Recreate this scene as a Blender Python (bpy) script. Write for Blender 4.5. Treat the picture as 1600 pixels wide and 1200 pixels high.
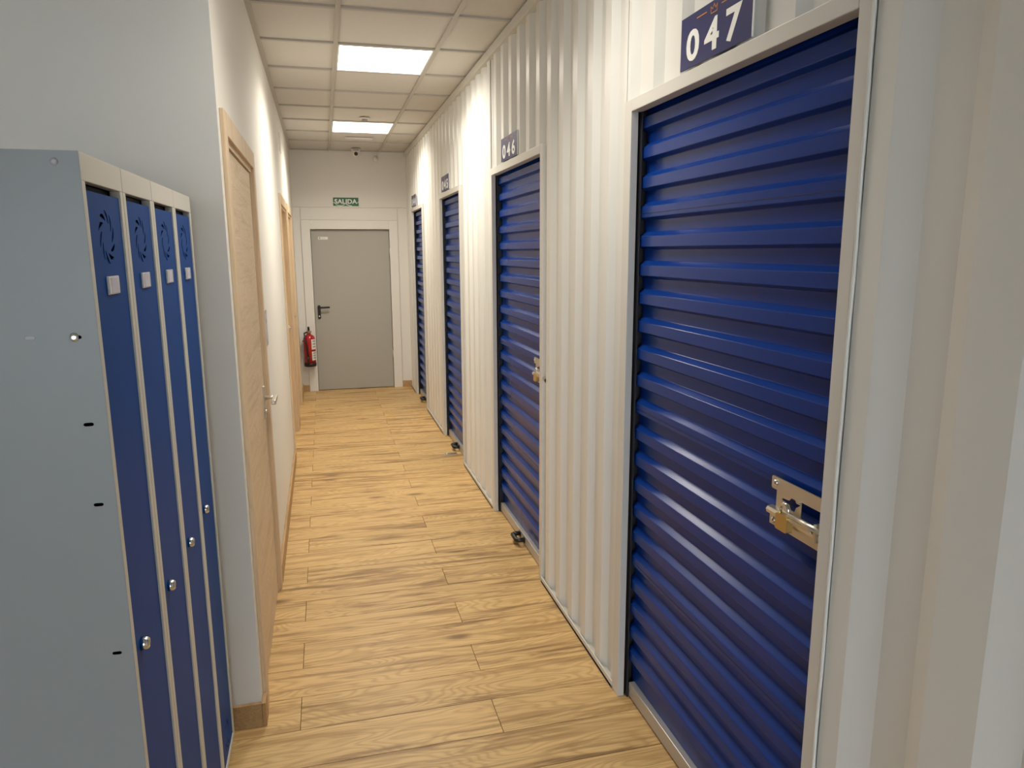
import bpy, bmesh, math, random
from mathutils import Vector, Matrix
random.seed(7)
SC = bpy.context.scene
COL = SC.collection
for o in list(bpy.data.objects): bpy.data.objects.remove(o, do_unlink=True)

# ------------------------------------------------------------------ camera
YAW, PITCH, ROLL, FPX = 0.2533, 0.1834, -0.0052, 1118.2
cam_d = bpy.data.cameras.new('camera'); cam = bpy.data.objects.new('camera', cam_d); COL.objects.link(cam)
fw = Vector((math.sin(YAW)*math.cos(PITCH), math.cos(YAW)*math.cos(PITCH), -math.sin(PITCH)))
rt = Vector((math.cos(YAW), -math.sin(YAW), 0)); up = rt.cross(fw)
r2 = math.cos(ROLL)*rt + math.sin(ROLL)*up; u2 = -math.sin(ROLL)*rt + math.cos(ROLL)*up
M = Matrix((r2, u2, -fw)).transposed().to_4x4(); M.translation = Vector((0, 0, 1.6)); cam.matrix_world = M
cam_d.sensor_width = 36; cam_d.lens = 36*FPX/1600; cam_d.clip_start = 0.01
SC.camera = cam

# ------------------------------------------------------------------ light / exposure
LAMP_STRENGTH = 5.0      # glow of the diffusers themselves
LAMP_WATT = 22.5         # the panels' beam
LAMP_WATT_DIM = 10.0     # the lamp at the corridor mouth, out of view, has a narrower beam
LAMP_SPREAD = 150
LAMP_COLOR = (1.0, 0.94, 0.84)
DAY_STRENGTH = 6.8
DAY_COLOR = (0.79, 0.89, 1.0)
w = bpy.data.worlds.new('world'); SC.world = w; w.use_nodes = True
bg = w.node_tree.nodes['Background']; bg.inputs[0].default_value = (*DAY_COLOR, 1); bg.inputs[1].default_value = DAY_STRENGTH
vs = SC.view_settings
vs.view_transform = 'Standard'; vs.look = 'None'; vs.exposure = 0.0; vs.gamma = 1.0; vs.use_curve_mapping = False

# ------------------------------------------------------------------ materials
def mat(name, col, rough=.5, metal=0., bump=0., bscale=60., var=0., spec=.5, coat=0., emit=None, estr=0., alpha=None, trans=0.):
    m = bpy.data.materials.new(name); m.use_nodes = True
    nt = m.node_tree; b = nt.nodes['Principled BSDF']
    b.inputs['Base Color'].default_value = (*col, 1); b.inputs['Roughness'].default_value = rough; b.inputs['Metallic'].default_value = metal
    b.inputs['Specular IOR Level'].default_value = spec; b.inputs['Coat Weight'].default_value = coat; b.inputs['Transmission Weight'].default_value = trans
    if emit: b.inputs['Emission Color'].default_value = (*emit, 1); b.inputs['Emission Strength'].default_value = estr
    tc = nt.nodes.new('ShaderNodeTexCoord')
    nz = nt.nodes.new('ShaderNodeTexNoise'); nz.inputs['Scale'].default_value = bscale; nz.inputs['Detail'].default_value = 4
    nt.links.new(tc.outputs['Object'], nz.inputs['Vector'])
    if bump:
        bp = nt.nodes.new('ShaderNodeBump'); bp.inputs['Strength'].default_value = bump; bp.inputs['Distance'].default_value = .002
        nt.links.new(nz.outputs['Fac'], bp.inputs['Height']); nt.links.new(bp.outputs['Normal'], b.inputs['Normal'])
    if var:
        n2 = nt.nodes.new('ShaderNodeTexNoise'); n2.inputs['Scale'].default_value = bscale*.08; n2.inputs['Detail'].default_value = 3
        nt.links.new(tc.outputs['Object'], n2.inputs['Vector'])
        mx = nt.nodes.new('ShaderNodeMix'); mx.data_type = 'RGBA'
        mx.inputs['A'].default_value = (*[c*(1-var) for c in col], 1); mx.inputs['B'].default_value = (*[min(1, c*(1+var)) for c in col], 1)
        nt.links.new(n2.outputs['Fac'], mx.inputs['Factor']); nt.links.new(mx.outputs['Result'], b.inputs['Base Color'])
    return m

def wood(name, light, mid, dark, axis=0, rough=.45, ring=34., stretch=(.75, 6.0), knots=True, bump=.12, streak=.75, jitter=.12):
    """procedural oak; grain runs along axis (0 = x, 1 = y, 2 = z); rings are the isolines of a stretched noise"""
    m = bpy.data.materials.new(name); m.use_nodes = True
    nt = m.node_tree; N = nt.nodes; L = nt.links; b = N['Principled BSDF']
    b.inputs['Roughness'].default_value = rough; b.inputs['Specular IOR Level'].default_value = .3
    tc = N.new('ShaderNodeTexCoord'); oi = N.new('ShaderNodeObjectInfo')
    mul = N.new('ShaderNodeVectorMath'); mul.operation = 'SCALE'; mul.inputs[0].default_value = (37.3, 11.9, 53.1); L.new(oi.outputs['Random'], mul.inputs['Scale'])
    add = N.new('ShaderNodeVectorMath'); add.operation = 'ADD'; L.new(tc.outputs['Object'], add.inputs[0]); L.new(mul.outputs[0], add.inputs[1])
    def stretched(s_long, s_cross):
        mp = N.new('ShaderNodeVectorMath'); mp.operation = 'MULTIPLY'
        v = [s_cross]*3; v[axis] = s_long; mp.inputs[1].default_value = v; L.new(add.outputs[0], mp.inputs[0]); return mp.outputs[0]
    def noise(vec, scale=1., detail=2., rough_=.5, dist=0.):
        n = N.new('ShaderNodeTexNoise'); n.inputs['Scale'].default_value = scale; n.inputs['Detail'].default_value = detail
        n.inputs['Roughness'].default_value = rough_; n.inputs['Distortion'].default_value = dist; L.new(vec, n.inputs['Vector']); return n.outputs['Fac']
    def math_(op, a, c=None, d=None):
        n = N.new('ShaderNodeMath'); n.operation = op
        for i, v in enumerate((a, c, d)):
            if v is None: continue
            if isinstance(v, (int, float)): n.inputs[i].default_value = v
            else: L.new(v, n.inputs[i])
        return n.outputs[0]
    def ramp(f, a, c):
        n = N.new('ShaderNodeMapRange'); n.interpolation_type = 'SMOOTHSTEP'; n.inputs['From Min'].default_value = a; n.inputs['From Max'].default_value = c; L.new(f, n.inputs['Value']); return n.outputs[0]
    def mixc(f, a, c):
        n = N.new('ShaderNodeMix'); n.data_type = 'RGBA'; L.new(f, n.inputs['Factor'])
        for k, v in (('A', a), ('B', c)):
            if isinstance(v, tuple): n.inputs[k].default_value = (*v, 1)
            else: L.new(v, n.inputs[k])
        return n.outputs['Result']
    field = noise(stretched(*stretch), 1., 2., .45, .25)
    rings = math_('MULTIPLY_ADD', math_('SINE', math_('MULTIPLY', field, ring*6.283)), .5, .5)
    fibre = noise(stretched(3., 170.), 1., 3., .6)
    streaks = ramp(noise(stretched(stretch[0]*1.1, stretch[1]*3.2), 1., 5., .62, .8), .44, .70)
    patch = ramp(noise(stretched(1.3, 6.), 1., 3., .55), .38, .62)
    c1 = mixc(math_('MULTIPLY', math_('POWER', rings, 2.), .5), light, mid)
    c2 = mixc(math_('MULTIPLY', streaks, streak), c1, mid)
    c3 = mixc(math_('MULTIPLY', math_('MULTIPLY', patch, streaks), streak*.8), c2, dark)
    c4 = mixc(math_('MULTIPLY', ramp(fibre, .48, .75), .30), c3, dark)
    out = c4
    if knots:
        vo = N.new('ShaderNodeTexVoronoi'); vo.inputs['Scale'].default_value = 1.; vo.inputs['Randomness'].default_value = 1.
        L.new(stretched(1.9, 5.2), vo.inputs['Vector'])
        kn = N.new('ShaderNodeMapRange'); kn.interpolation_type = 'SMOOTHSTEP'; kn.inputs['From Min'].default_value = .17; kn.inputs['From Max'].default_value = .03
        L.new(math_('ADD', vo.outputs['Distance'], math_('MULTIPLY_ADD', fibre, .12, -.06)), kn.inputs['Value'])
        out = mixc(math_('MULTIPLY', kn.outputs[0], .8), c4, dark)
    hs = N.new('ShaderNodeHueSaturation'); hs.inputs['Hue'].default_value = .5; hs.inputs['Saturation'].default_value = 1.
    L.new(math_('MULTIPLY_ADD', oi.outputs['Random'], jitter*2, 1.-jitter), hs.inputs['Value']); L.new(out, hs.inputs['Color'])
    L.new(hs.outputs[0], b.inputs['Base Color'])
    bp = N.new('ShaderNodeBump'); bp.inputs['Strength'].default_value = bump; bp.inputs['Distance'].default_value = .0008
    L.new(fibre, bp.inputs['Height']); L.new(bp.outputs['Normal'], b.inputs['Normal'])
    return m

MT = {}
MT['floor_oak'] = wood('floor_oak', (.70, .47, .205), (.44, .26, .10), (.15, .075, .03), axis=0, rough=.42, ring=22., stretch=(1.5, 7.), streak=.95, jitter=.05)
MT['floor_base'] = mat('floor_base', (.05, .03, .015), .8)
MT['door_oak'] = wood('door_oak', (.70, .55, .38), (.58, .435, .285), (.42, .30, .185), axis=1, rough=.5, ring=26., stretch=(1.6, 7.), knots=False, streak=.45, jitter=.03)
MT['casing_oak'] = wood('casing_oak', (.72, .56, .375), (.62, .455, .285), (.47, .33, .195), axis=2, rough=.5, ring=18., stretch=(.6, 9.), knots=False, streak=.4, jitter=.05)
MT['base_oak'] = wood('base_oak', (.50, .32, .15), (.38, .225, .095), (.25, .14, .055), axis=1, rough=.5, ring=14., stretch=(.8, 14.), knots=False, streak=.5, jitter=.05)
MT['wall'] = mat('wall_paint', (.80, .775, .71), .7, bump=.06, bscale=180, var=.015)
MT['wall_panel'] = mat('white_board', (.78, .76, .71), .55, bump=.03, bscale=120)
MT['tile'] = mat('ceiling_tile', (.66, .64, .595), .95, bump=.5, bscale=260, var=.03)
MT['grid'] = mat('grid_bar', (.50, .475, .43), .5)
MT['slab'] = mat('slab', (.10, .10, .10), .9)
MT['steel_white'] = mat('painted_steel_white', (.70, .69, .645), .33, bump=.02, bscale=30, spec=.55)
MT['steel_frame'] = mat('painted_steel_frame', (.62, .60, .55), .38, bump=.02, bscale=30)
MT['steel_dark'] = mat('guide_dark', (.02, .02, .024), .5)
MT['blue_door'] = mat('blue_curtain', (.004, .032, .20), .24, bump=.006, bscale=25, spec=.20)
MT['blue_seam'] = mat('blue_seam', (.003, .006, .02), .5)
MT['alu'] = mat('aluminium_bar', (.52, .50, .47), .38, metal=.55)
MT['black'] = mat('black_plastic', (.012, .012, .013), .38)
MT['zinc'] = mat('zinc_steel', (.66, .63, .56), .30, metal=.85, bump=.03, bscale=90)
MT['chrome'] = mat('chrome', (.75, .75, .74), .14, metal=1.)
MT['brass'] = mat('brass', (.62, .44, .17), .36, metal=.85, bump=.08, bscale=300)
MT['navy'] = mat('navy_sign', (.022, .026, .115), .32, spec=.6)
MT['sign_white'] = mat('sign_white', (.82, .82, .78), .45)
MT['orange'] = mat('sign_orange', (.50, .20, .035), .5)
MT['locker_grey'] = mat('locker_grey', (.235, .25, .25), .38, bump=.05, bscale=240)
MT['locker_front'] = mat('locker_frame', (.62, .60, .53), .38, bump=.03, bscale=200)
MT['locker_blue'] = mat('locker_blue', (.006, .058, .25), .45, bump=.03, bscale=200, spec=.05)
MT['locker_dark'] = mat('locker_inside_shade', (.012, .012, .014), .7)  # near-black stands in for the shade inside the lockers
MT['plastic_clear'] = mat('label_plastic', (.86, .86, .88), .12, trans=.35)
MT['card'] = mat('label_card', (.52, .52, .60), .6)
MT['fire_grey'] = mat('fire_door_grey', (.42, .405, .355), .5, bump=.04, bscale=150)
MT['red'] = mat('extinguisher_red', (.45, .008, .014), .22, spec=.6, coat=.4)
MT['green'] = mat('exit_green', (.006, .13, .045), .4)
MT['grey_plastic'] = mat('grey_plastic', (.36, .35, .36), .4)
MT['white_plastic'] = mat('white_plastic', (.78, .76, .72), .4)
MT['lens'] = mat('dark_lens', (.01, .01, .01), .1)
MT['silicone'] = mat('silicone_bead', (.72, .72, .68), .3)
MT['lamp'] = mat('lamp_diffuser', (.9, .9, .9), .5, emit=LAMP_COLOR, estr=LAMP_STRENGTH)
MT['concrete'] = mat('outdoor_paving', (.35, .34, .32), .9, bump=.2, bscale=20)
def glass_mat():
    m = bpy.data.materials.new('window_glass'); m.use_nodes = True; nt = m.node_tree; nt.nodes.remove(nt.nodes['Principled BSDF'])
    t = nt.nodes.new('ShaderNodeBsdfTransparent'); g = nt.nodes.new('ShaderNodeBsdfGlossy'); g.inputs['Roughness'].default_value = .02
    f = nt.nodes.new('ShaderNodeFresnel'); f.inputs['IOR'].default_value = 1.45; x = nt.nodes.new('ShaderNodeMixShader')
    nt.links.new(f.outputs[0], x.inputs[0]); nt.links.new(t.outputs[0], x.inputs[1]); nt.links.new(g.outputs[0], x.inputs[2])
    nt.links.new(x.outputs[0], nt.nodes['Material Output'].inputs[0]); return m
MT['glass'] = glass_mat()

# ------------------------------------------------------------------ mesh helpers (all coordinates are world metres)
class MB:
    def __init__(s): s.v = []; s.f = []; s.sm = []
    def add(s, vs, fs, smooth=False):
        n = len(s.v); s.v += [tuple(v) for v in vs]; s.f += [tuple(i+n for i in f) for f in fs]; s.sm += [smooth]*len(fs); return s
    def box(s, x0, x1, y0, y1, z0, z1, bev=0.):
        if bev:
            bm = bmesh.new(); bmesh.ops.create_cube(bm, size=1.)
            for v in bm.verts: v.co = Vector((x0+(v.co.x+.5)*(x1-x0), y0+(v.co.y+.5)*(y1-y0), z0+(v.co.z+.5)*(z1-z0)))
            bmesh.ops.bevel(bm, geom=bm.edges[:], offset=bev, segments=2, affect='EDGES', profile=.5)
            bm.verts.index_update(); s.add([v.co[:] for v in bm.verts], [[v.index for v in f.verts] for f in bm.faces]); bm.free(); return s
        return s.add([(x0,y0,z0),(x1,y0,z0),(x1,y1,z0),(x0,y1,z0),(x0,y0,z1),(x1,y0,z1),(x1,y1,z1),(x0,y1,z1)],
                     [(0,3,2,1),(4,5,6,7),(0,1,5,4),(1,2,6,5),(2,3,7,6),(3,0,4,7)])
    def prism(s, poly, fn, a, b):
        """closed 2-D polygon swept from a to b; fn(u, v, t) -> xyz"""
        n = len(poly)
        vs = [fn(u, v, a) for u, v in poly] + [fn(u, v, b) for u, v in poly]
        return s.add(vs, [(i, (i+1) % n, n+(i+1) % n, n+i) for i in range(n)] + [tuple(range(n-1, -1, -1)), tuple(range(n, 2*n))])
    def ribbon(s, prof, off, fn, a, b):
        """open profile given thickness by the vector off, swept from a to b"""
        n = len(prof); q = [(u+off[0], v+off[1]) for u, v in prof]
        vs = [fn(u, v, a) for u, v in prof]+[fn(u, v, b) for u, v in prof]+[fn(u, v, a) for u, v in q]+[fn(u, v, b) for u, v in q]
        fs = []
        for i in range(n-1):
            fs += [(i, i+1, n+i+1, n+i), (2*n+i+1, 2*n+i, 3*n+i, 3*n+i+1), (i+1, i, 2*n+i, 2*n+i+1), (n+i, n+i+1, 3*n+i+1, 3*n+i)]
        fs += [(0, n, 3*n, 2*n), (n-1, 3*n-1, 4*n-1, 2*n-1)]
        return s.add(vs, fs)
    def tube(s, pts, r, seg=10, caps=True):
        pts = [Vector(p) for p in pts]; rs = r if isinstance(r, (list, tuple)) else [r]*len(pts); base = len(s.v); prev = None
        for i, p in enumerate(pts):
            d = (pts[min(i+1, len(pts)-1)]-pts[max(i-1, 0)]).normalized()
            if prev is None:
                a = d.cross(Vector((0, 0, 1)))
                if a.length < .1: a = d.cross(Vector((1, 0, 0)))
            else: a = prev - d*prev.dot(d)
            a.normalize(); prev = a; b = d.cross(a)
            s.v += [tuple(p+rs[i]*(math.cos(t)*a+math.sin(t)*b)) for t in [2*math.pi*k/seg for k in range(seg)]]
        for i in range(len(pts)-1):
            for k in range(seg):
                s.f.append((base+i*seg+k, base+i*seg+(k+1) % seg, base+(i+1)*seg+(k+1) % seg, base+(i+1)*seg+k)); s.sm.append(True)
        if caps:
            s.f.append(tuple(base+k for k in range(seg-1, -1, -1))); s.sm.append(False)
            e = base+(len(pts)-1)*seg; s.f.append(tuple(e+k for k in range(seg))); s.sm.append(False)
        return s
    def lathe(s, prof, origin, axis=(0, 0, 1), seg=24):
        """prof: (radius, distance along axis)"""
        o = Vector(origin); d = Vector(axis).normalized(); a = d.cross(Vector((0, 0, 1)))
        if a.length < .1: a = d.cross(Vector((1, 0, 0)))
        a.normalize(); b = d.cross(a); base = len(s.v); n = len(prof)
        for r, h in prof: s.v += [tuple(o+d*h+r*(math.cos(t)*a+math.sin(t)*b)) for t in [2*math.pi*k/seg for k in range(seg)]]
        for i in range(n-1):
            for k in range(seg):
                s.f.append((base+i*seg+k, base+i*seg+(k+1) % seg, base+(i+1)*seg+(k+1) % seg, base+(i+1)*seg+k)); s.sm.append(True)
        s.f.append(tuple(base+k for k in range(seg-1, -1, -1))); s.sm.append(False)
        e = base+(n-1)*seg; s.f.append(tuple(e+k for k in range(seg))); s.sm.append(False)
        return s
    def flat(s, data, fn):
        """2-D triangles/polys ((u,v,w) verts, faces) mapped by fn(u, v, w)"""
        return s.add([fn(*p) for p in data[0]], data[1])
    def skew(s, f):
        s.v = [(x+f(y), y, z) for x, y, z in s.v]; return s
    def mesh(s, name, material, origin=(0, 0, 0)):
        me = bpy.data.meshes.new(name)
        me.from_pydata([(x-origin[0], y-origin[1], z-origin[2]) for x, y, z in s.v], [], s.f)
        me.materials.append(MT[material] if isinstance(material, str) else material)
        me.polygons.foreach_set('use_smooth', s.sm)
        bm = bmesh.new(); bm.from_mesh(me); bmesh.ops.recalc_face_normals(bm, faces=bm.faces[:]); bm.to_mesh(me); bm.free()
        me.update(); return me

def wloc(o):
    p = Vector(o.location)
    while o.parent: o = o.parent; p += Vector(o.location)
    return p
def tag(o, label=None, cat=None, group=None, kind=None):
    for k, v in (('label', label), ('category', cat), ('group', group), ('kind', kind)):
        if v: o[k] = v
    return o
def link(name, me, parent=None, loc=(0, 0, 0)):
    """loc is a world position"""
    o = bpy.data.objects.new(name, me); COL.objects.link(o); o.parent = parent
    o.location = Vector(loc) - (wloc(parent) if parent else Vector()); return o
def part(name, mb, material, parent, origin=None, label=None):
    org = origin if origin is not None else (wloc(parent) if parent else (0, 0, 0))
    o = link(name, mb.mesh(name, material, org), parent, org)
    if label: o['label'] = label
    return o
def empty(name, loc):
    o = bpy.data.objects.new(name, None); COL.objects.link(o); o.location = loc; o.empty_display_size = .1; return o
def struct(name, mb, material, label=None):
    return tag(part(name, mb, material, None), label, kind='structure')
def copy_tree(o, dloc, parent=None):
    c = o.copy(); COL.objects.link(c); c.parent = parent
    if parent is None: c.location = Vector(o.location)+Vector(dloc)
    for ch in [x for x in bpy.data.objects if x.parent == o]: copy_tree(ch, dloc, c)
    return c
def curve_data(loops, depth):
    """closed 2-D loops (the first is the outline, the others are holes) -> verts, faces with thickness depth centred on 0"""
    cu = bpy.data.curves.new('tmp', 'CURVE'); cu.dimensions = '2D'; cu.fill_mode = 'BOTH'; cu.extrude = depth/2
    for lp in loops:
        sp = cu.splines.new('POLY'); sp.points.add(len(lp)-1)
        for p, (u, v) in zip(sp.points, lp): p.co = (u, v, 0, 1)
        sp.use_cyclic_u = True
    return _tess(cu)
def text_data(s, size, depth=.0006, offset=0., spacing=1.):
    cu = bpy.data.curves.new('tmp', 'FONT'); cu.body = s; cu.size = size; cu.extrude = depth/2; cu.offset = offset; cu.space_character = spacing
    cu.align_x = 'CENTER'; cu.align_y = 'CENTER'; cu.resolution_u = 4
    return _tess(cu)
def _tess(cu):
    o = bpy.data.objects.new('tmp', cu); COL.objects.link(o)
    dg = bpy.context.evaluated_depsgraph_get(); e = o.evaluated_get(dg); me = e.to_mesh()
    d = ([v.co[:] for v in me.vertices], [tuple(p.vertices) for p in me.polygons]); e.to_mesh_clear()
    bpy.data.objects.remove(o, do_unlink=True); bpy.data.curves.remove(cu); return d
def rect(u0, u1, v0, v1): return [(u0, v0), (u1, v0), (u1, v1), (u0, v1)]
def rrect(u0, u1, v0, v1, r, n=4):
    out = []
    for cx, cy, a in ((u1-r, v1-r, 0), (u0+r, v1-r, 90), (u0+r, v0+r, 180), (u1-r, v0+r, 270)):
        out += [(cx+r*math.cos(math.radians(a+90*k/n)), cy+r*math.sin(math.radians(a+90*k/n))) for k in range(n+1)]
    return out

# ------------------------------------------------------------------ room dimensions
H, YE, XR, YC, YB, XLB = 2.712, 8.55, .961, 2.36, -3.2, -2.9
XL = -.281
def xoff(y): return -.0042*(y-YC)          # the left wall is a touch out of parallel

# ------------------------------------------------------------------ floor: base and planks
floor = struct('floor', MB().box(XLB-.2, 1.3, YB-.1, YE+.3, -.06, -.012), 'floor_base', 'light oak laminate floor laid across the corridor')
PW, PL, ROW0 = .1893, 1.334, 2.105
def plank_mesh(L):
    return MB().box(-L/2+.0008, L/2-.0008, -PW/2+.0009, PW/2-.0009, -.012, 0, .0012).mesh('plank', 'floor_oak')
plank_cache = {}
for r in range(-28, 35):
    y0 = ROW0+r*PW
    if y0 > YE+.1: break
    xlo, xhi = (XLB if y0+PW < YC+.1 else -.40), 1.05
    x = (.51 if r % 2 == 0 else -.157)
    while x > xlo: x -= PL
    while x < xhi:
        a, b = max(x, xlo), min(x+PL, xhi); L = round(b-a, 4)
        if L > .03:
            if L not in plank_cache: plank_cache[L] = plank_mesh(L)
            link('plank', plank_cache[L], floor, ((a+b)/2, y0+PW/2, 0))
        x += PL

# ------------------------------------------------------------------ ceiling: slab, grid bars, tiles
T1, T2, TY1 = .124, .678, 4.27
ceiling = struct('ceiling', MB().box(XLB-.2, 1.3, YB-.1, YE+.3, H+.08, H+.16), 'slab', 'suspended ceiling of beige mineral tiles in a bar grid')
ylines = [TY1+.6*k for k in range(-12, 7)]           # cross bars (last bay runs to the far wall)
xl_main = [T2, T1] + [T1-.554*k for k in range(1, 6)]
LAMPS = {(T1, -4), (T1, 0), (T1, 4)}
tile_cache = {}
def bar(x0, x1, y0, y1): part('grid_bar', MB().box(x0, x1, y0, y1, H, H+.02), 'grid', ceiling, ((x0+x1)/2, (y0+y1)/2, H))
cols = [(T2, XR+.02), (T1, T2)] + [(T1-.554*(k+1), T1-.554*k) for k in range(0, 6)]
yy = [YB] + ylines + [YE]
for (ca, cb) in cols:
    for i in range(len(yy)-1):
        y0, y1 = yy[i], yy[i+1]; x0 = ca; x1 = cb
        if cb <= T1+.01 and y1 > YC+.02:
            if ca < XL-.1 and cb < XL: continue
            x0 = max(x0, XL-.03)
        x0 = max(x0, XLB)
        k = i-1-12
        if x1-x0 < .02 or y1-y0 < .02: continue
        if (ca, k) in LAMPS: continue
        key = (round(x1-x0, 3), round(y1-y0, 3))
        if key not in tile_cache:
            tile_cache[key] = MB().box(-(x1-x0)/2+.004, (x1-x0)/2-.004, -(y1-y0)/2+.004, (y1-y0)/2-.004, 0, .014, .002).mesh('ceiling_tile', 'tile')
        link('ceiling_tile', tile_cache[key], ceiling, ((x0+x1)/2, (y0+y1)/2, H+.010+random.uniform(0, .0015)))
for x in (T1, T2): bar(x-.012, x+.012, YB, YE)
for k in range(1, 6): bar(T1-.554*k-.012, T1-.554*k+.012, YB, YC)
for y in ylines:
    xs = XL-.02 if y > YC else XLB
    e = [xs] + sorted([x for x in xl_main if x > xs]) + [XR+.02]
    for a, b in zip(e[:-1], e[1:]): bar(a+.012, b-.012, y-.012, y+.012)
part('wall_angle', MB().box(XL, XL+.024, YC, YE, H-.001, H+.02).skew(xoff), 'grid', ceiling, (XL, 5, H))
part('wall_angle', MB().box(XL, XR, YE-.022, YE, H-.001, H+.02), 'grid', ceiling, (.3, YE, H))

# ------------------------------------------------------------------ left wall with three door openings
DOORS_L = [(2.415, 3.47), (5.66, 6.68), (6.85, 7.88)]      # outer edges of the casings
CW, DT = .072, 2.03
mb = MB(); y = YC+.12; 
for a, b in DOORS_L:
    if a+CW > y: mb.box(XL-.12, XL, y, a+CW, 0, H+.08)
    mb.box(XL-.12, XL, a+CW, b-CW, DT-CW, H+.08); y = b-CW
mb.box(XL-.12, XL, y, YE+.1, 0, H+.08); mb.box(XL-.12, XL, YC, YC+.12, 0, H+.08); mb.box(XL-.16, XL-.12, YC+.1, YE+.1, 0, H+.08)
mb.skew(xoff); struct('wall_left', mb, 'wall', 'long cream painted wall with three oak doors')
struct('wall_corner', MB().box(XLB-.1, XL-.12, YC, YC+.12, 0, H+.08), 'wall', 'cream wall behind the grey locker block')
struct('wall_lobby', MB().box(XLB-.1, XLB, YB-.1, YC, 0, H+.08), 'wall', 'plain cream side wall of the lobby')

def lever_handle(parent, x, y, z, sgn_y):
    part('rose_plate', MB().box(x-.001, x+.007, y-.02, y+.02, z-.075, z+.075, .003), 'zinc', parent)
    h = part('handle', MB().tube([(x+.005, y, z+.02), (x+.03, y, z+.02), (x+.05, y, z+.02)], .009, 12).box(x+.040, x+.060, y-.125 if sgn_y < 0 else y-.012, y+.012 if sgn_y < 0 else y+.125, z+.010, z+.031, .004), 'zinc', parent, label='satin steel lever handle')
    part('keyhole', MB().lathe([(.011, 0), (.011, .004), (.006, .005)], (x+.006, y, z-.045), (1, 0, 0), 16), 'chrome', parent)
LBL = ['pale oak door nearest the lockers, with steel lever', 'oak door in the left wall, first of the far pair', 'oak door in the left wall beside the red extinguisher']
for i, (a, b) in enumerate(DOORS_L):
    e = empty('door_%d' % (i+1), (XL+xoff((a+b)/2), (a+b)/2, 0)); tag(e, LBL[i], kind='structure')
    rc = .0 if i == 0 else .055          # the two far doors open inwards, their leaves sit deep in the frame
    part('leaf', MB().box(XL-.055-rc, XL-.005-rc, a+CW+.022, b-CW-.022, .006, DT-CW-.022, .0015).skew(xoff), 'door_oak', e)
    for (q0, q1) in ((a, a+CW), (b-CW, b)):
        part('casing', MB().box(XL, XL+.013, q0, q1, 0, DT, .002).skew(xoff), 'casing_oak', e)
    part('casing', MB().box(XL, XL+.0135, a+CW, b-CW, DT-CW, DT, .002).skew(xoff), 'casing_oak', e)
    for (q0, q1) in ((a+CW-.001, a+CW+.019), (b-CW-.019, b-CW+.001)):
        part('jamb', MB().box(XL-.118, XL+.002, q0, q1, 0, DT-CW).skew(xoff), 'casing_oak', e)
    part('jamb', MB().box(XL-.118, XL+.002, a+CW+.019, b-CW-.019, DT-CW-.019, DT-CW+.001).skew(xoff), 'casing_oak', e)
    lever_handle(e, XL-.005-rc+xoff(b), b-CW-.022-.055, .94, -1)
    if i == 0:
        for (yy0, zz0) in ((a+.17, 1.66), (a+.17, 1.16), (a+.17, .66)):
            part('inlay_line', MB().box(XL-.0055, XL-.0045, yy0, yy0+.002, zz0, zz0+.14).box(XL-.0055, XL-.0045, yy0, yy0+.05, zz0+.138, zz0+.14).skew(xoff), 'steel_dark', e)

# baseboards
def baseboard(name, mbx, label): return struct(name, mbx, 'base_oak', label)
BH = .088
baseboard('baseboard_left', MB().box(XL, XL+.014, DOORS_L[0][1], DOORS_L[1][0], 0, BH, .002).skew(xoff), 'oak skirting along the cream wall between the doors')
baseboard('baseboard_corner', MB().box(XL, XL+.014, YC-.014, DOORS_L[0][0], 0, BH, .002).box(-1.6, XL-.0003, YC-.014, YC, 0, BH, .002), 'oak skirting wrapping the wall corner beside the lockers')
baseboard('baseboard_strip', MB().box(XL, XL+.014, DOORS_L[1][1], DOORS_L[2][0], 0, BH, .002).box(XL, XL+.014, DOORS_L[2][1], YE, 0, BH, .002).skew(xoff), 'short oak skirting pieces beside the far doors')

# ------------------------------------------------------------------ far wall with grey fire door
FX0, FX1, FZ = -.127, .753, 1.856
mb = MB()
mb.box(-.5, FX0-.02, YE+.008, YE+.14, 0, H+.08).box(FX1+.02, 1.2, YE+.008, YE+.14, 0, H+.08).box(FX0-.02, FX1+.02, YE+.008, YE+.14, FZ+.02, H+.08).box(-.5, 1.2, YE+.14, YE+.2, 0, H+.08)
wall_far = struct('wall_far', mb, 'wall', 'cream end wall around the grey door')
part('lining_board', MB().box(-.36, FX0-.101, YE, YE+.0085, 0, 2.091, .0015), 'wall_panel', wall_far)
part('lining_board', MB().box(FX1+.101, 1.1, YE, YE+.0085, 0, 2.091, .0015), 'wall_panel', wall_far)
part('lining_board', MB().box(FX0-.097, FX1+.097, YE, YE+.0085, FZ+.103, 2.091, .0015), 'wall_panel', wall_far)
part('lining_board', MB().box(-.36, 1.1, YE, YE+.0085, 2.100, H+.05, .0015), 'wall_panel', wall_far)
d4 = tag(empty('door_4', ((FX0+FX1)/2, YE, 0)), 'grey metal fire door at the corridor end', kind='structure')
part('leaf', MB().box(FX0+.004, FX1-.004, YE+.026, YE+.075, .006, FZ-.006, .002), 'fire_grey', d4)
part('casing', MB().box(FX0-.098, FX0, YE-.016, YE+.0085, 0, FZ+.1, .002), 'wall_panel', d4)
part('casing', MB().box(FX1, FX1+.098, YE-.016, YE+.0085, 0, FZ+.1, .002), 'wall_panel', d4)
part('casing', MB().box(FX0, FX1, YE-.0165, YE+.0085, FZ, FZ+.1, .002), 'wall_panel', d4)
for (a, b) in ((FX0-.02, FX0), (FX1, FX1+.02)): part('jamb', MB().box(a, b, YE-.01, YE+.12, 0, FZ), 'wall_panel', d4)
part('jamb', MB().box(FX0-.02, FX1+.02, YE-.01, YE+.12, FZ, FZ+.02), 'wall_panel', d4)
yh = YE+.026
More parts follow.
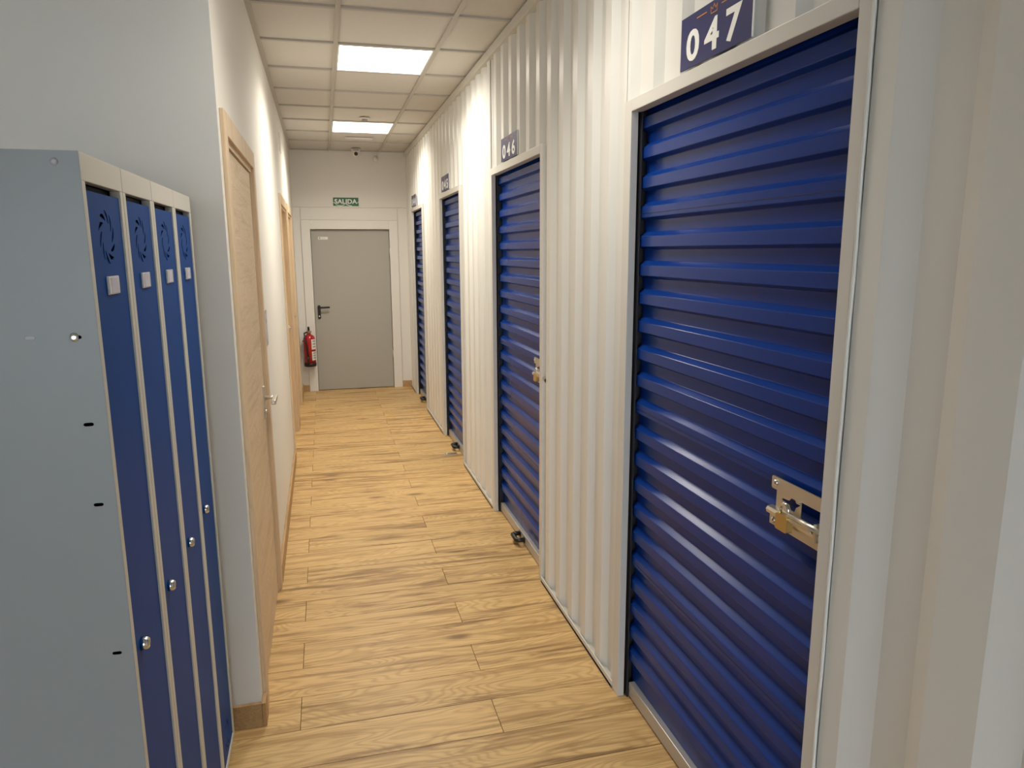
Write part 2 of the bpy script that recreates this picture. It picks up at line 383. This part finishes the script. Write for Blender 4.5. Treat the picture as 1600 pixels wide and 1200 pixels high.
hp = part('handle_plate', MB().prism(rrect(-.092, -.058, .84, 1.0, .016), lambda u, v, t: (u, t, v), yh-.009, yh), 'black', d4, label='black handle plate')
part('lever', MB().tube([(-.075, yh-.006, .972), (-.075, yh-.05, .972), (-.062, yh-.055, .974), (.045, yh-.053, .976)], .0105, 10), 'black', hp)
part('lock_cylinder', MB().lathe([(.010, 0), (.010, .004), (.004, .005)], (-.075, yh-.008, .872), (0, -1, 0), 14), 'chrome', hp)
part('sticker', MB().box(-.045, .062, yh-.001, yh, 1.742, 1.772), 'sign_white', d4, label='small white sticker')
part('sticker_mark', MB().box(-.036, -.020, yh-.0014, yh-.0008, 1.749, 1.766).box(-.012, .03, yh-.0014, yh-.0008, 1.756, 1.759), 'grey_plastic', d4)
part('hinge', MB().tube([(FX1-.002, YE-.004, .35), (FX1-.002, YE-.004, .45)], .009, 10), 'fire_grey', d4)
part('hinge', MB().tube([(FX1-.002, YE-.004, 1.55), (FX1-.002, YE-.004, 1.65)], .009, 10), 'fire_grey', d4)
baseboard('baseboard_far_left', MB().box(XL+xoff(YE), FX0-.098, YE-.014, YE, 0, .075, .002), 'oak skirting below the red extinguisher')
baseboard('baseboard_far_right', MB().box(FX1+.098, XR, YE-.014, YE, 0, .075, .002), 'oak skirting right of the grey fire door')

# ------------------------------------------------------------------ right wall: corrugated white steel units
ZH0, ZH1, ZTR = 2.028, 2.066, 2.664
OPEN = [(1.19, 2.19), (3.185, 4.15), (5.20, 6.09), (7.22, 8.045)]     # roller door openings, near to far
NUM = ['047', '046', '045', '044']
wall_right = struct('wall_right', MB().box(1.10, 1.20, -1.6, YE+.2, 0, H+.08).box(1.0, 1.12, -1.75, -1.6, 0, H+.08), 'steel_frame', 'row of storage units faced with corrugated white steel')
RIDGE, SLOPE, VALLEY, DEP = .052, .027, .060, .022
PITCH_C = RIDGE+VALLEY+2*SLOPE
def corrug(y_hi, y_lo, phase, ridge=RIDGE, slope=SLOPE, valley=VALLEY, dep=DEP):
    """(y, depth) points walking from y_hi down to y_lo; phase = y at which a ridge begins (its far edge)"""
    p = ridge+valley+2*slope
    brk = []; k = math.floor((phase-y_hi)/p)-1; y = phase-k*p
    while y > y_lo-p:
        brk += [(y, 0), (y-ridge, 0), (y-ridge-slope, dep), (y-ridge-slope-valley, dep)]; y -= p
    def at(q):
        for (a, da), (b, db) in zip(brk[:-1], brk[1:]):
            if b <= q <= a: return da+(db-da)*((a-q)/(a-b) if a > b else 0)
        return 0
    return [(y_hi, at(y_hi))] + [(y, d) for y, d in brk if y_lo+.0005 < y < y_hi-.0005] + [(y_lo, at(y_lo))]
XP = XR+.003
def panel(y_lo, y_hi, z0, z1, phase, **kw):
    pr = corrug(y_hi, y_lo, phase, **kw)
    m = MB().ribbon([(XP+d, y) for y, d in pr], (.0015, 0), lambda u, v, t: (u, v, t), z0, z1)
    return part('steel_panel', m, 'steel_white', wall_right, (XP, (y_lo+y_hi)/2, z0))
PHASE = 2.258+RIDGE*.2
POST = .052
segs = []
edge = YE
for (a, b) in reversed(OPEN):
    segs.append((b+POST, edge)); edge = a-POST
for (a, b) in segs: panel(a, b, .012, ZTR+.03, PHASE)
# near panel beside unit 047, wider profile
panel(-1.6, 1.19-.042, .012, ZTR+.03, 1.192, ridge=.100, slope=.056, valley=.080, dep=.030)
for i, (a, b) in enumerate(OPEN):
    panel(a-POST+.004, b+POST-.004, ZH1-.01, ZTR+.03, PHASE-.0)
    part('door_header', MB().box(XR-.004, XR+.034, a, b, ZH0, ZH1, .002), 'steel_frame', wall_right)
    part('door_post', MB().box(XR-.003, XR+.022, b, b+POST, 0, ZH1, .002), 'steel_frame', wall_right)
    if i == 0:
        part('door_post', MB().box(XR-.003, XR+.022, a-.036, a, 0, ZTR, .002), 'steel_frame', wall_right)
        m = MB().tube([(XR-.002+.0008*math.sin(z*9), a-.0395+.0008*math.sin(z*23), z) for z in [ZTR*k/40 for k in range(41)]], 0.0038, 8)
        part('silicone_bead', m, 'silicone', wall_right)
    else:
        part('door_post', MB().box(XR-.003, XR+.022, a-POST+.012, a, 0, ZH1, .002), 'steel_frame', wall_right)
    # guide channel just inside each jamb, in the dark of the slot
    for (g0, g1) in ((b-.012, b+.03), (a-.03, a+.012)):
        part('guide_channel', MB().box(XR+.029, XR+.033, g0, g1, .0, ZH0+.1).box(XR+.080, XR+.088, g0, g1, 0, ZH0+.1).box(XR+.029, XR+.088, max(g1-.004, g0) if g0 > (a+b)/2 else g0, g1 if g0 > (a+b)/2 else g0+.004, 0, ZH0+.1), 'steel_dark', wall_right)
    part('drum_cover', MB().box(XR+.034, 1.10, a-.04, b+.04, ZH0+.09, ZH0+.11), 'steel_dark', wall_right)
# far-edge and rails
part('top_rail', MB().box(XR-.012, XR+.05, -1.6, YE, ZTR, H, .002), 'steel_frame', wall_right)
edge = YE
rails = []
for (a, b) in reversed(OPEN): rails.append((b+POST, edge)); edge = a-POST+.012
rails.append((-1.6, edge-.02))
for (a, b) in rails: part('bottom_rail', MB().box(XR-.006, XR+.0, a, b, 0, .030, .001).box(XR-.006, XR+.04, a, b, 0, .012), 'steel_frame', wall_right)

# ------------------------------------------------------------------ roller doors
SP = .0915; XS = .998; Z_R0 = 1.919
PROF = [(.0190, .0150), (.0180, .0138), (.0012, .0014), (.0002, .0003), (0, -.0010), (0, -.0310), (.0003, -.0322), (.0014, -.0332), (.0182, -.0408), (.0190, -.0422), (.0190, -.0765)]
def slat_mesh(L):
    return MB().ribbon([(d, z) for d, z in PROF], (.0016, 0), lambda u, v, t: (u, t, v), -L/2, L/2).mesh('slat', 'blue_door')
DLBL = {'047': 'blue roller door nearest the camera, under sign 047, with latch', '046': 'blue roller door under sign 046, second from the camera',
        '045': 'blue roller door under sign 045, third from the camera', '044': 'farthest blue roller door, under sign 044'}
roller = {}
for i, (a, b) in enumerate(OPEN):
    e = tag(empty('roller_door', (XS+.02, (a+b)/2, 0)), DLBL[NUM[i]], 'roller door', 'blue roller doors of the storage units'); roller[NUM[i]] = e
    me = slat_mesh(b-a+.012)
    zs = [Z_R0+SP*2-SP*k for k in range(0, 24)]
    for k, z in enumerate(zs):
        if z-.0765 < .055: break
        link('slat', me, e, (XS, (a+b)/2, z))
    zlast = zs[k]
    part('bottom_slat', MB().ribbon([(.0190, zlast+.0150), (.0190, .05)], (.0016, 0), lambda u, v, t: (XS+u, t, v), a-.005, b+.005), 'blue_door', e)
    for n in (4, 11, 17):
        part('seam', MB().box(XS-.0006, XS+.0008, a+.004, b-.004, zs[n]-.0212, zs[n]-.0196), 'blue_seam', e)
    part('bottom_bar', MB().box(XS-.002, XS+.030, a+.012, b-.012, .007, .060, .002), 'alu', e)
    part('rubber_seal', MB().box(XS+.002, XS+.024, a+.012, b-.012, .0005, .0072), 'black', e)
    yc = (a+b)/2 - .03
    part('pull_handle', MB().tube([(XS, yc+.048, .036), (XS-.036, yc+.048, .036), (XS-.046, yc+.040, .036), (XS-.046, yc-.040, .036), (XS-.036, yc-.048, .036), (XS, yc-.048, .036)], .0135, 8)
         .box(XS-.006, XS-.001, yc+.030, yc+.060, .018, .050, .001).box(XS-.006, XS-.001, yc-.060, yc-.030, .018, .050, .001), 'black', e, label='black pull handle')

# slide latch (door 047, copied to 046) and padlocks
def latch(parent, a, z0):
    """a = near jamb of the opening, z0 = centre height"""
    x = XS-.012; fn = lambda u, v, w_: (x+w_, a+u, z0+v)
    e = bpy.data.objects.new('slide_latch', None); COL.objects.link(e); e.parent = parent; e.location = Vector((x, a+.1, z0))-wloc(parent); e['label'] = 'galvanised steel slide latch'
    hole = [(.085, .018), (.100, .018), (.105, .024), (.118, .024), (.126, .016), (.150, .014), (.150, .009), (.124, .006), (.118, -.004), (.105, -.004), (.10, .008)]
    win = [(-.02, -.030), (.062, -.030), (.072, .012), (.088, .020), (.088, .026), (-.02, .026)]
    back = curve_data([rect(-.02, .172, -.05, .05), [(u, v) for u, v in hole], rect(-.005, .082, -.013, .027)], .0016)
    part('back_plate', MB().flat(back, fn), 'zinc', e, (x, a+.1, z0))
    part('upper_strip', MB().prism(rrect(-.02, .188, .028, .058, .005), lambda u, v, t: (t, a+u, z0+v), x-.0040, x-.0008), 'zinc', e)
    pr = [(0, -.058), (-.004, -.058), (-.004, -.034), (-.014, -.030), (-.016, -.022), (-.012, -.016), (0, -.014)]
    part('lower_channel', MB().prism(pr+[(.001, -.014), (.001, -.058)], lambda u, v, t: (x+u, t, z0+v), a-.02, a+.188), 'zinc', e)
    part('slide_bolt', MB().tube([(x-.020, a-.03, z0-.006), (x-.020, a+.098, z0-.006)], .0065, 12).box(x-.024, x-.012, a+.02, a+.10, z0-.020, z0-.010, .002), 'zinc', e)
    part('staple', MB().box(x-.020, x-.004, a+.006, a+.016, z0-.036, z0+.004, .002), 'zinc', e)
    for (yy_, zz) in ((.172, .044), (.006, .044), (.172, -.046), (.006, -.046)):
        part('rivet', MB().lathe([(.0075, 0), (.007, .003), (.004, .0052), (.001, .0058)], (x-.004, a+yy_, z0+zz), (-1, 0, 0), 14), 'chrome', e)
    return e
def padlock(a, z0, label):
    x = XS-.030; y = a+.112
    e = tag(empty('padlock', (x, y, z0-.047)), label, 'padlock', 'brass padlocks on the door latches')
    part('body', MB().prism(rrect(y-.0205, y+.0205, z0-.047, z0-.010, .004), lambda u, v, t: (t, u, v), x-.011, x+.005), 'brass', e)
    pts = [(x-.003, y+.0135, z0-.012), (x-.003, y+.0135, z0-.001)] + [(x-.003, y+.0135*math.cos(t), z0+.002+.0135*math.sin(t)) for t in [math.pi*k/8 for k in range(9)]] + [(x-.003, y-.0135, z0-.001), (x-.003, y-.0135, z0-.012)]
    part('shackle', MB().tube(pts, .0032, 10), 'chrome', e)
    part('keyhole_plate', MB().lathe([(.007, 0), (.007, .0008)], (x-.003, y, z0-.047), (0, 0, -1), 14), 'chrome', e)
latch(roller['047'], OPEN[0][0]+.012, 1.03); padlock(OPEN[0][0]+.012, 1.03, 'brass padlock on the latch of the nearest roller door')
latch(roller['046'], OPEN[1][0]-.02, 1.03); padlock(OPEN[1][0]-.035, 1.03, 'brass padlock on the roller door under sign 046')

# ------------------------------------------------------------------ number signs over the doors
SLBL = {'047': 'navy number plate reading 047 with orange crown', '046': 'number plate reading 046 over the second door',
        '045': 'number plate reading 045 over the third door', '044': 'small far number plate reading 044'}
SIGN = {'047': (1.535, 1.872), '046': (3.573, 3.907), '045': (5.59, 5.955), '044': (7.62, 7.99)}
for n in NUM:
    y0, y1 = SIGN[n]; yc = (y0+y1)/2; wd = y1-y0; hgt = .130 if n == '047' else .118
    z0 = ZH1+.006; zc = z0+hgt/2; x = XR-.0035
    e = tag(empty('number_sign', (x, yc, z0)), SLBL[n], 'sign', 'number plates over the roller doors')
    part('plate', MB().box(x, x+.004, y0, y1, z0, z0+hgt, .0006), 'navy', e)
    part('plate_edge', MB().box(x+.0005, x+.0045, y0-.0025, y0+.0005, z0, z0+hgt), 'sign_white', e)
    td = text_data(n, .125, .0008, .0035, 1.42)
    us = [p[0] for p in td[0]]; vs_ = [p[1] for p in td[0]]
    su = (wd*.78)/(max(us)-min(us)); sv = (hgt*.60)/(max(vs_)-min(vs_)); cu_, cv = (max(us)+min(us))/2, (max(vs_)+min(vs_))/2
    part('digits', MB().flat(td, lambda u, v, w_: (x-.0005+w_, yc-(u-cu_)*su+.004, zc-hgt*.10+(v-cv)*sv)), 'sign_white', e, label='white digits '+n)
    zt = z0+hgt*.86; f = lambda u, v, t: (t, yc-u, zt+v)
    cr = MB()
    for s0 in (-.085, .035): cr.prism(rect(s0, s0+.05, -.0014, .0014), f, x-.0009, x+.0002)
    path = [(-.014, -.010), (-.016, .006), (-.007, -.001), (0, .010), (.007, -.001), (.016, .006), (.014, -.010), (-.014, -.010)]
    for (p0, q0), (p1, q1) in zip(path[:-1], path[1:]):
        d = math.hypot(p1-p0, q1-q0); nx, ny = -(q1-q0)/d*.0011, (p1-p0)/d*.0011
        cr.prism([(p0+nx, q0+ny), (p0-nx, q0-ny), (p1-nx, q1-ny), (p1+nx, q1+ny)], f, x-.0009, x+.0002)
    part('crown_emblem', cr, 'orange', e, label='orange crown outline between two dashes')

# ------------------------------------------------------------------ ceiling lamps
for k, lab in ((-4, 'square ceiling light over the corridor mouth, above the lockers'), (0, 'nearer of the two lit ceiling panels in view'), (4, 'farther lit ceiling panel near the end wall')):
    y0 = TY1+.6*k; y1 = y0+.6
    e = tag(empty('ceiling_light', ((T1+T2)/2, (y0+y1)/2, H)), lab, 'ceiling light', 'square LED ceiling panels')
    part('diffuser', MB().box(T1+.020, T2-.020, y0+.020, y1-.020, H+.003, H+.008), 'lamp', e)
    ld = bpy.data.lights.new('panel_beam', 'AREA'); ld.shape = 'RECTANGLE'; ld.size = T2-T1-.05; ld.size_y = .55
    ld.energy = LAMP_WATT_DIM if k < 0 else LAMP_WATT; ld.color = LAMP_COLOR; ld.spread = math.radians(124 if k < 0 else LAMP_SPREAD)
    lo_ = bpy.data.objects.new('panel_beam', ld); COL.objects.link(lo_); lo_.parent = e; lo_.location = (0, 0, .001)
    fr = MB()
    for bx in ((T1+.0125, T1+.021, y0+.0125, y1-.0125), (T2-.021, T2-.0125, y0+.0125, y1-.0125), (T1+.021, T2-.021, y0+.0125, y0+.021), (T1+.021, T2-.021, y1-.021, y1-.0125)): fr.box(*bx, H+.001, H+.03)
    part('frame', fr, 'white_plastic', e)
    part('back_tray', MB().box(T1+.014, T2-.014, y0+.014, y1-.014, H+.03, H+.035), 'white_plastic', e)

# ------------------------------------------------------------------ lockers
LX, LY0, LW, LZ, LD = -.36, 1.29, .2435, 1.757, .50
lk = tag(empty('locker_block', (LX-LD/2, LY0+2*LW, 0)), 'grey steel locker block with four narrow blue doors', 'locker')
def slot(cx, cz, L=.0155, r=.0030, n=5):
    return [(cx+L/2-r+r*math.cos(t), cz+r*math.sin(t)) for t in [-math.pi/2+math.pi*k/n for k in range(n+1)]] + [(cx-L/2+r+r*math.cos(t), cz+r*math.sin(t)) for t in [math.pi/2+math.pi*k/n for k in range(n+1)]]
slots = [(-.392, 1.467), (-.458, 1.468), (-.389, 1.322), (-.388, 1.183), (-.386, .909)] + [(-.82, 1.467), (-.82, 1.183), (-.82, .909)]
side = curve_data([rect(LX-LD, LX, .05, LZ)]+[slot(*s_) for s_ in slots], .001)
part('side_panel', MB().flat(side, lambda u, v, w_: (u, LY0+w_, v)), 'locker_grey', lk, label='plain grey side panel with small slots')
yF = LY0+4*LW
part('side_panel', MB().box(LX-LD, LX, yF-.001, yF, .05, LZ), 'locker_grey', lk)
part('slot_plug', MB().prism(slot(-.458, 1.468, .0145, .0027), lambda u, v, t: (u, t, v), LY0-.0008, LY0+.001), 'grey_plastic', lk)
part('side_bolt', MB().lathe([(.0075, 0), (.0065, .003), (.003, .0042)], (-.395, LY0, 1.467), (0, -1, 0), 14), 'chrome', lk)
part('side_screw', MB().lathe([(.006, 0), (.0055, .002), (.002, .0025)], (-.395, LY0, 1.74), (0, -1, 0), 14), 'grey_plastic', lk)
part('top_panel', MB().box(LX-LD, LX-.002, LY0, yF, LZ-.001, LZ), 'locker_grey', lk)
part('back_panel', MB().box(LX-LD, LX-LD+.001, LY0, yF, .05, LZ), 'locker_grey', lk)
part('bottom_panel', MB().box(LX-LD, LX-.002, LY0, yF, .05, .052), 'locker_grey', lk)
for fx in (LX-.03, LX-LD+.03):
    for fy in (LY0+.03, LY0+2*LW, yF-.03): part('foot', MB().lathe([(.016, 0), (.016, .012), (.010, .016), (.010, .05)], (fx, fy, 0), (0, 0, 1), 12), 'black', lk)
def vent(cy, cz, r=.043):
    """ten curved slots set like the blades of a pinwheel"""
    out = []
    for k in range(10):
        t0 = 2*math.pi*k/10; lo = []; hi = []
        for i_ in range(8):
            q = i_/7; t = t0+q*.72; rr = .66+.40*q; wd_ = .012+.095*math.sin(math.pi*q)**.8
            lo.append((cy-r*(rr-wd_)*math.sin(t), cz+r*(rr-wd_)*math.cos(t))); hi.append((cy-r*(rr+wd_)*math.sin(t), cz+r*(rr+wd_)*math.cos(t)))
        out.append(lo+hi[::-1])
    return out
DZ0, DZ1 = .070, 1.700
for i in range(4):
    m0 = LY0+i*LW; m1 = m0+LW
    part('cornice', MB().box(LX-.018, LX, m0+.0012, m1-.0012, 1.713, LZ, .0012), 'locker_front', lk)
    for (a, b) in ((m0+.0012, m0+.0195), (m1-.0195, m1-.0012)): part('stile', MB().box(LX-.018, LX, a, b, .05, 1.713, .0012), 'locker_front', lk)
    part('plinth_rail', MB().box(LX-.018, LX, m0+.0195, m1-.0195, .05, .066, .001), 'locker_front', lk)
    if i: part('partition', MB().box(LX-LD, LX-.02, m0-.0006, m0+.0006, .052, LZ-.002), 'locker_dark', lk)
    yd0, yd1 = m0+.0215, m1-.0215; yc = (yd0+yd1)/2
    plate = curve_data([rect(yd0, yd1, DZ0, DZ1)]+vent(yc, 1.628)+vent(yc, .135), .0012)
    d = part('door', MB().flat(plate, lambda u, v, w_: (LX-.004+w_, u, v)), 'locker_blue', lk, (LX-.004, yc, DZ0))
    part('door_return', MB().box(LX-.017, LX-.0048, yd0, yd0+.001, DZ0, DZ1).box(LX-.017, LX-.0048, yd1-.001, yd1, DZ0, DZ1), 'locker_blue', d)
    part('door_shade_sheet', MB().box(LX-.022, LX-.020, yd0+.002, yd1-.002, DZ0, 1.712), 'locker_dark', d)  # added black sheet: painted shade behind the vent slots and top gap
    lh = part('label_holder', MB().box(LX-.0034, LX+.0012, yc-.033, yc+.033, 1.529, 1.561, .002), 'plastic_clear', d, label='clear plastic label holder')
    part('label_card', MB().box(LX+.0012, LX+.0016, yc-.020, yc+.020, 1.532, 1.558), 'card', lh)
    lo = part('lock', MB().lathe([(.0125, 0), (.0125, .006), (.0105, .012), (.0085, .0135), (.004, .0138)], (LX-.0034, yd0+.045, .886), (1, 0, 0), 20), 'chrome', d, label='round chrome lock')
    part('keyway', MB().box(LX+.0100, LX+.0108, yd0+.0443, yd0+.0457, .881, .891), 'black', lo)

# ------------------------------------------------------------------ fire extinguisher
ex, ey, ez = -.203, YE-.085, .310
fe = tag(empty('fire_extinguisher', (ex, ey, ez)), 'red fire extinguisher hanging beside the grey door', 'extinguisher')
R = .066
part('cylinder', MB().lathe([(R, .035), (R, .30), (R*.97, .325), (R*.80, .350), (R*.45, .366), (.020, .372), (.018, .385)], (ex, ey, ez), seg=28), 'red', fe)
part('base_ring', MB().lathe([(R*.93, 0), (R+.002, .006), (R+.002, .040), (R, .042)], (ex, ey, ez), seg=28), 'black', fe)
hd = part('valve', MB().lathe([(.018, .38), (.018, .40), (.012, .405), (.012, .425)], (ex, ey, ez), seg=16), 'brass', fe)
part('squeeze_handle', MB().box(ex-.012, ex+.012, ey-.07, ey+.03, ez+.418, ez+.426, .002).add([(ex-.011, ey+.03, ez+.42), (ex+.011, ey+.03, ez+.42), (ex+.011, ey-.075, ez+.455), (ex-.011, ey-.075, ez+.455), (ex-.011, ey+.03, ez+.43), (ex+.011, ey+.03, ez+.43), (ex+.011, ey-.075, ez+.463), (ex-.011, ey-.075, ez+.463)], [(0,3,2,1),(4,5,6,7),(0,1,5,4),(1,2,6,5),(2,3,7,6),(3,0,4,7)]), 'black', hd)
part('gauge', MB().lathe([(.013, 0), (.013, .010)], (ex+.014, ey-.016, ez+.395), (.6, -.8, 0), 14), 'chrome', hd)
part('hose', MB().tube([(ex-.016, ey, ez+.395), (ex-.05, ey-.03, ez+.385), (ex-.045, ey-.062, ez+.34), (ex-.028, ey-.072, ez+.24), (ex-.022, ey-.073, ez+.12)], .0085, 8), 'black', fe)
part('nozzle', MB().tube([(ex-.022, ey-.073, ez+.12), (ex-.021, ey-.074, ez+.09), (ex-.020, ey-.075, ez+.04)], [.009, .012, .013], 10), 'black', fe)
for (z0_, z1_) in ((.20, .315), (.075, .175)):
    m = MB(); n = 8; pr = [(ex+(R+.0006)*math.sin(t), ey-(R+.0006)*math.cos(t)) for t in [math.radians(22+62*k/n) for k in range(n+1)]]
    pr2 = [(ex+(R+.0002)*math.sin(t), ey-(R+.0002)*math.cos(t)) for t in [math.radians(84-62*k/n) for k in range(n+1)]]
    m.prism(pr+pr2, lambda u, v, t: (u, v, t), ez+z0_, ez+z1_); lb = part('label_print', m, 'sign_white', fe, label='white instruction label')
    m2 = MB()
    for j in range(3):
        zz = ez+z0_+(z1_-z0_)*(.18+.28*j); pa = [(ex+(R+.0011)*math.sin(t), ey-(R+.0011)*math.cos(t)) for t in [math.radians(34+38*k/5) for k in range(6)]]
        pb = [(ex+(R+.0007)*math.sin(t), ey-(R+.0007)*math.cos(t)) for t in [math.radians(72-38*k/5) for k in range(6)]]
        m2.prism(pa+pb, lambda u, v, t: (u, v, t), zz, zz+.016)
    part('print_block', m2, 'grey_plastic', lb)
part('wall_bracket', MB().box(ex-.012, ex+.012, ey, YE-.0005, ez+.372, ez+.385), 'black', fe)
part('strap_clip', MB().box(ex-R-.008, ex-R+.004, ey-.012, ey+.012, ez+.285, ez+.30), 'black', fe)

# ------------------------------------------------------------------ exit sign SALIDA
sx0, sx1, sz0, sz1 = .140, .421, 2.114, 2.206
yw = YE
es = tag(empty('exit_sign', ((sx0+sx1)/2, yw, sz0)), 'green SALIDA exit sign over the grey door', 'sign')
part('plate', MB().box(sx0, sx1, yw-.004, yw, sz0, sz1, .0008), 'green', es)
td = text_data('SALIDA', .075, .0008, .0022, 1.02)
us = [p[0] for p in td[0]]; vs_ = [p[1] for p in td[0]]; su = .250/(max(us)-min(us)); sv = .052/(max(vs_)-min(vs_)); cu_, cv = (max(us)+min(us))/2, (max(vs_)+min(vs_))/2
part('lettering', MB().flat(td, lambda u, v, w_: (.280+(u-cu_)*su, yw-.0045+w_, 2.164+(v-cv)*sv)), 'sign_white', es, label='white letters SALIDA')
def arc(pts, w0):
    m = MB(); f = lambda u, v, t: (u, t, v)
    for (p0, q0), (p1, q1) in zip(pts[:-1], pts[1:]):
        d = math.hypot(p1-p0, q1-q0); nx, ny = -(q1-q0)/d*w0/2, (p1-p0)/d*w0/2
        m.prism([(p0+nx, q0+ny), (p0-nx, q0-ny), (p1-nx, q1-ny), (p1+nx, q1+ny)], f, yw-.0047, yw-.0038)
    return m
part('white_swoosh', arc([(.168, 2.132), (.185, 2.121), (.215, 2.117), (.245, 2.121), (.268, 2.133)], .006), 'sign_white', es)
part('white_swoosh', arc([(.280, 2.134), (.300, 2.126), (.320, 2.119), (.345, 2.117)], .007), 'sign_white', es)
part('white_swoosh', arc([(.141, 2.158), (.147, 2.149), (.158, 2.143)], .005), 'sign_white', es)
part('white_swoosh', arc([(.396, 2.143), (.410, 2.150), (.420, 2.162)], .005), 'sign_white', es)
part('white_swoosh', arc([(.208, 2.170), (.219, 2.178), (.226, 2.174)], .010), 'sign_white', es)

# ------------------------------------------------------------------ small fittings
cy_ = 8.36
sc = tag(empty('security_camera', (.405, cy_, H)), 'white dome security camera under the ceiling end', 'camera')
part('mount', MB().lathe([(.052, 0), (.050, .016), (.044, .022)], (.405, cy_, H), (0, 0, -1), 24), 'white_plastic', sc)
part('dome', MB().lathe([(.044, .020), (.046, .034), (.042, .056), (.030, .074), (.012, .083), (.002, .085)], (.405, cy_, H), (0, 0, -1), 24), 'white_plastic', sc)
part('lens', MB().lathe([(.020, 0), (.020, .010), (.014, .013)], (.405, cy_-.034, H-.052), (0, -.85, -.5), 16), 'lens', sc)
part('slot', MB().box(.375, .435, cy_-.051, cy_-.046, H-.018, H-.012), 'lens', sc)
md = tag(empty('motion_sensor', (.628, YE, 2.64)), 'small white motion sensor high on the end wall', 'sensor')
part('housing', MB().box(.605, .652, YE-.03, YE, 2.640, 2.690, .008), 'white_plastic', md)
part('eye', MB().lathe([(.030, 0), (.029, .012), (.020, .024), (.004, .030)], (.628, YE-.022, 2.632), (0, -.9, -.4), 18), 'white_plastic', md)
part('slit', MB().box(.614, .643, YE-.0312, YE-.0295, 2.664, 2.669), 'grey_plastic', md)
sp = tag(empty('smoke_detector', (.400, 6.47, H)), 'small round detector on the ceiling before the far light', 'detector')
part('base', MB().lathe([(.045, 0), (.043, .008), (.034, .014)], (.400, 6.47, H+.004), (0, 0, -1), 22), 'white_plastic', sp)
part('sensor_head', MB().lathe([(.026, .012), (.024, .024), (.010, .030)], (.400, 6.47, H+.004), (0, 0, -1), 18), 'grey_plastic', sp)
em = tag(empty('emergency_light', (.400, 7.62, H)), 'slim recessed emergency light in the ceiling beyond the far panel', 'emergency light')
part('frame', MB().box(.268, .542, 7.555, 7.68, H+.0005, H+.006, .002), 'white_plastic', em)
part('diffuser', MB().box(.285, .525, 7.575, 7.66, H-.003, H+.002, .001), 'sign_white', em)
ws = tag(empty('wall_sign', (XL+xoff(3.7), 3.64, 1.16)), 'small grey notice plate on the wall past the first oak door', 'sign')
xw = XL+xoff(3.66)
part('plate', MB().prism(rrect(3.585, 3.705, 1.155, 1.325, .012), lambda u, v, t: (t, u, v), xw+.0003, xw+.004), 'grey_plastic', ws)
part('print', MB().box(xw+.004, xw+.0045, 3.60, 3.69, 1.285, 1.31).box(xw+.004, xw+.0045, 3.60, 3.69, 1.19, 1.265), 'card', ws)
ap = tag(empty('access_cover', (XL+xoff(6.4), 6.42, 2.42)), 'thin white cover plate high on the left wall', 'cover plate')
xw = XL+xoff(6.4)
part('cover', MB().box(xw-.001, xw+.005, 6.34, 6.50, 2.41, 2.555, .0015), 'white_plastic', ap)
part('screw', MB().lathe([(.004, 0), (.003, .001)], (xw+.005, 6.42, 2.48), (1, 0, 0), 10), 'zinc', ap)
fp = tag(empty('floor_plate', (.915, 5.50, 0)), 'flat grey metal piece lying on the floor by door 045', 'metal plate')
part('plate', MB().prism(rrect(.862, .962, 5.475, 5.53, .008), lambda u, v, t: (u, v, t), .0003, .004), 'zinc', fp)
part('stud', MB().lathe([(.006, 0), (.006, .004), (.002, .006)], (.885, 5.502, .004), (0, 0, 1), 12), 'chrome', fp)

# ------------------------------------------------------------------ lobby end behind the camera: glazed front that lets the daylight in
WX0, WX1, WZ = -2.5, .75, 2.35
struct('wall_front', MB().box(XLB-.1, WX0, YB-.12, YB, 0, H+.08).box(WX1, 1.3, YB-.12, YB, 0, H+.08).box(WX0, WX1, YB-.12, YB, WZ, H+.08), 'wall', 'cream lobby wall around the glazed entrance')
struct('wall_side', MB().box(1.12, 1.2, YB, -1.7, 0, H+.08), 'wall', 'plain cream wall by the entrance')
win = tag(empty('window_1', ((WX0+WX1)/2, YB-.06, 0)), 'glazed entrance front of the lobby', kind='structure')
nW = 3
for k in range(nW+1):
    xm = WX0+(WX1-WX0)*k/nW; part('mullion', MB().box(xm-.03, xm+.03, YB-.09, YB-.03, 0, WZ, .003), 'alu', win)
for k in range(nW):
    xa = WX0+(WX1-WX0)*k/nW+.03; xb = WX0+(WX1-WX0)*(k+1)/nW-.03
    part('pane', MB().box(xa, xb, YB-.064, YB-.058, .05, WZ-.05), 'glass', win)
    for (z0_, z1_) in ((0, .05), (WZ-.05, WZ)): part('rail', MB().box(xa, xb, YB-.09, YB-.03, z0_, z1_), 'alu', win)
struct('pavement', MB().box(-9, 9, YB-12, YB-.1, -.2, -.06), 'concrete', 'paving outside the glazed front')
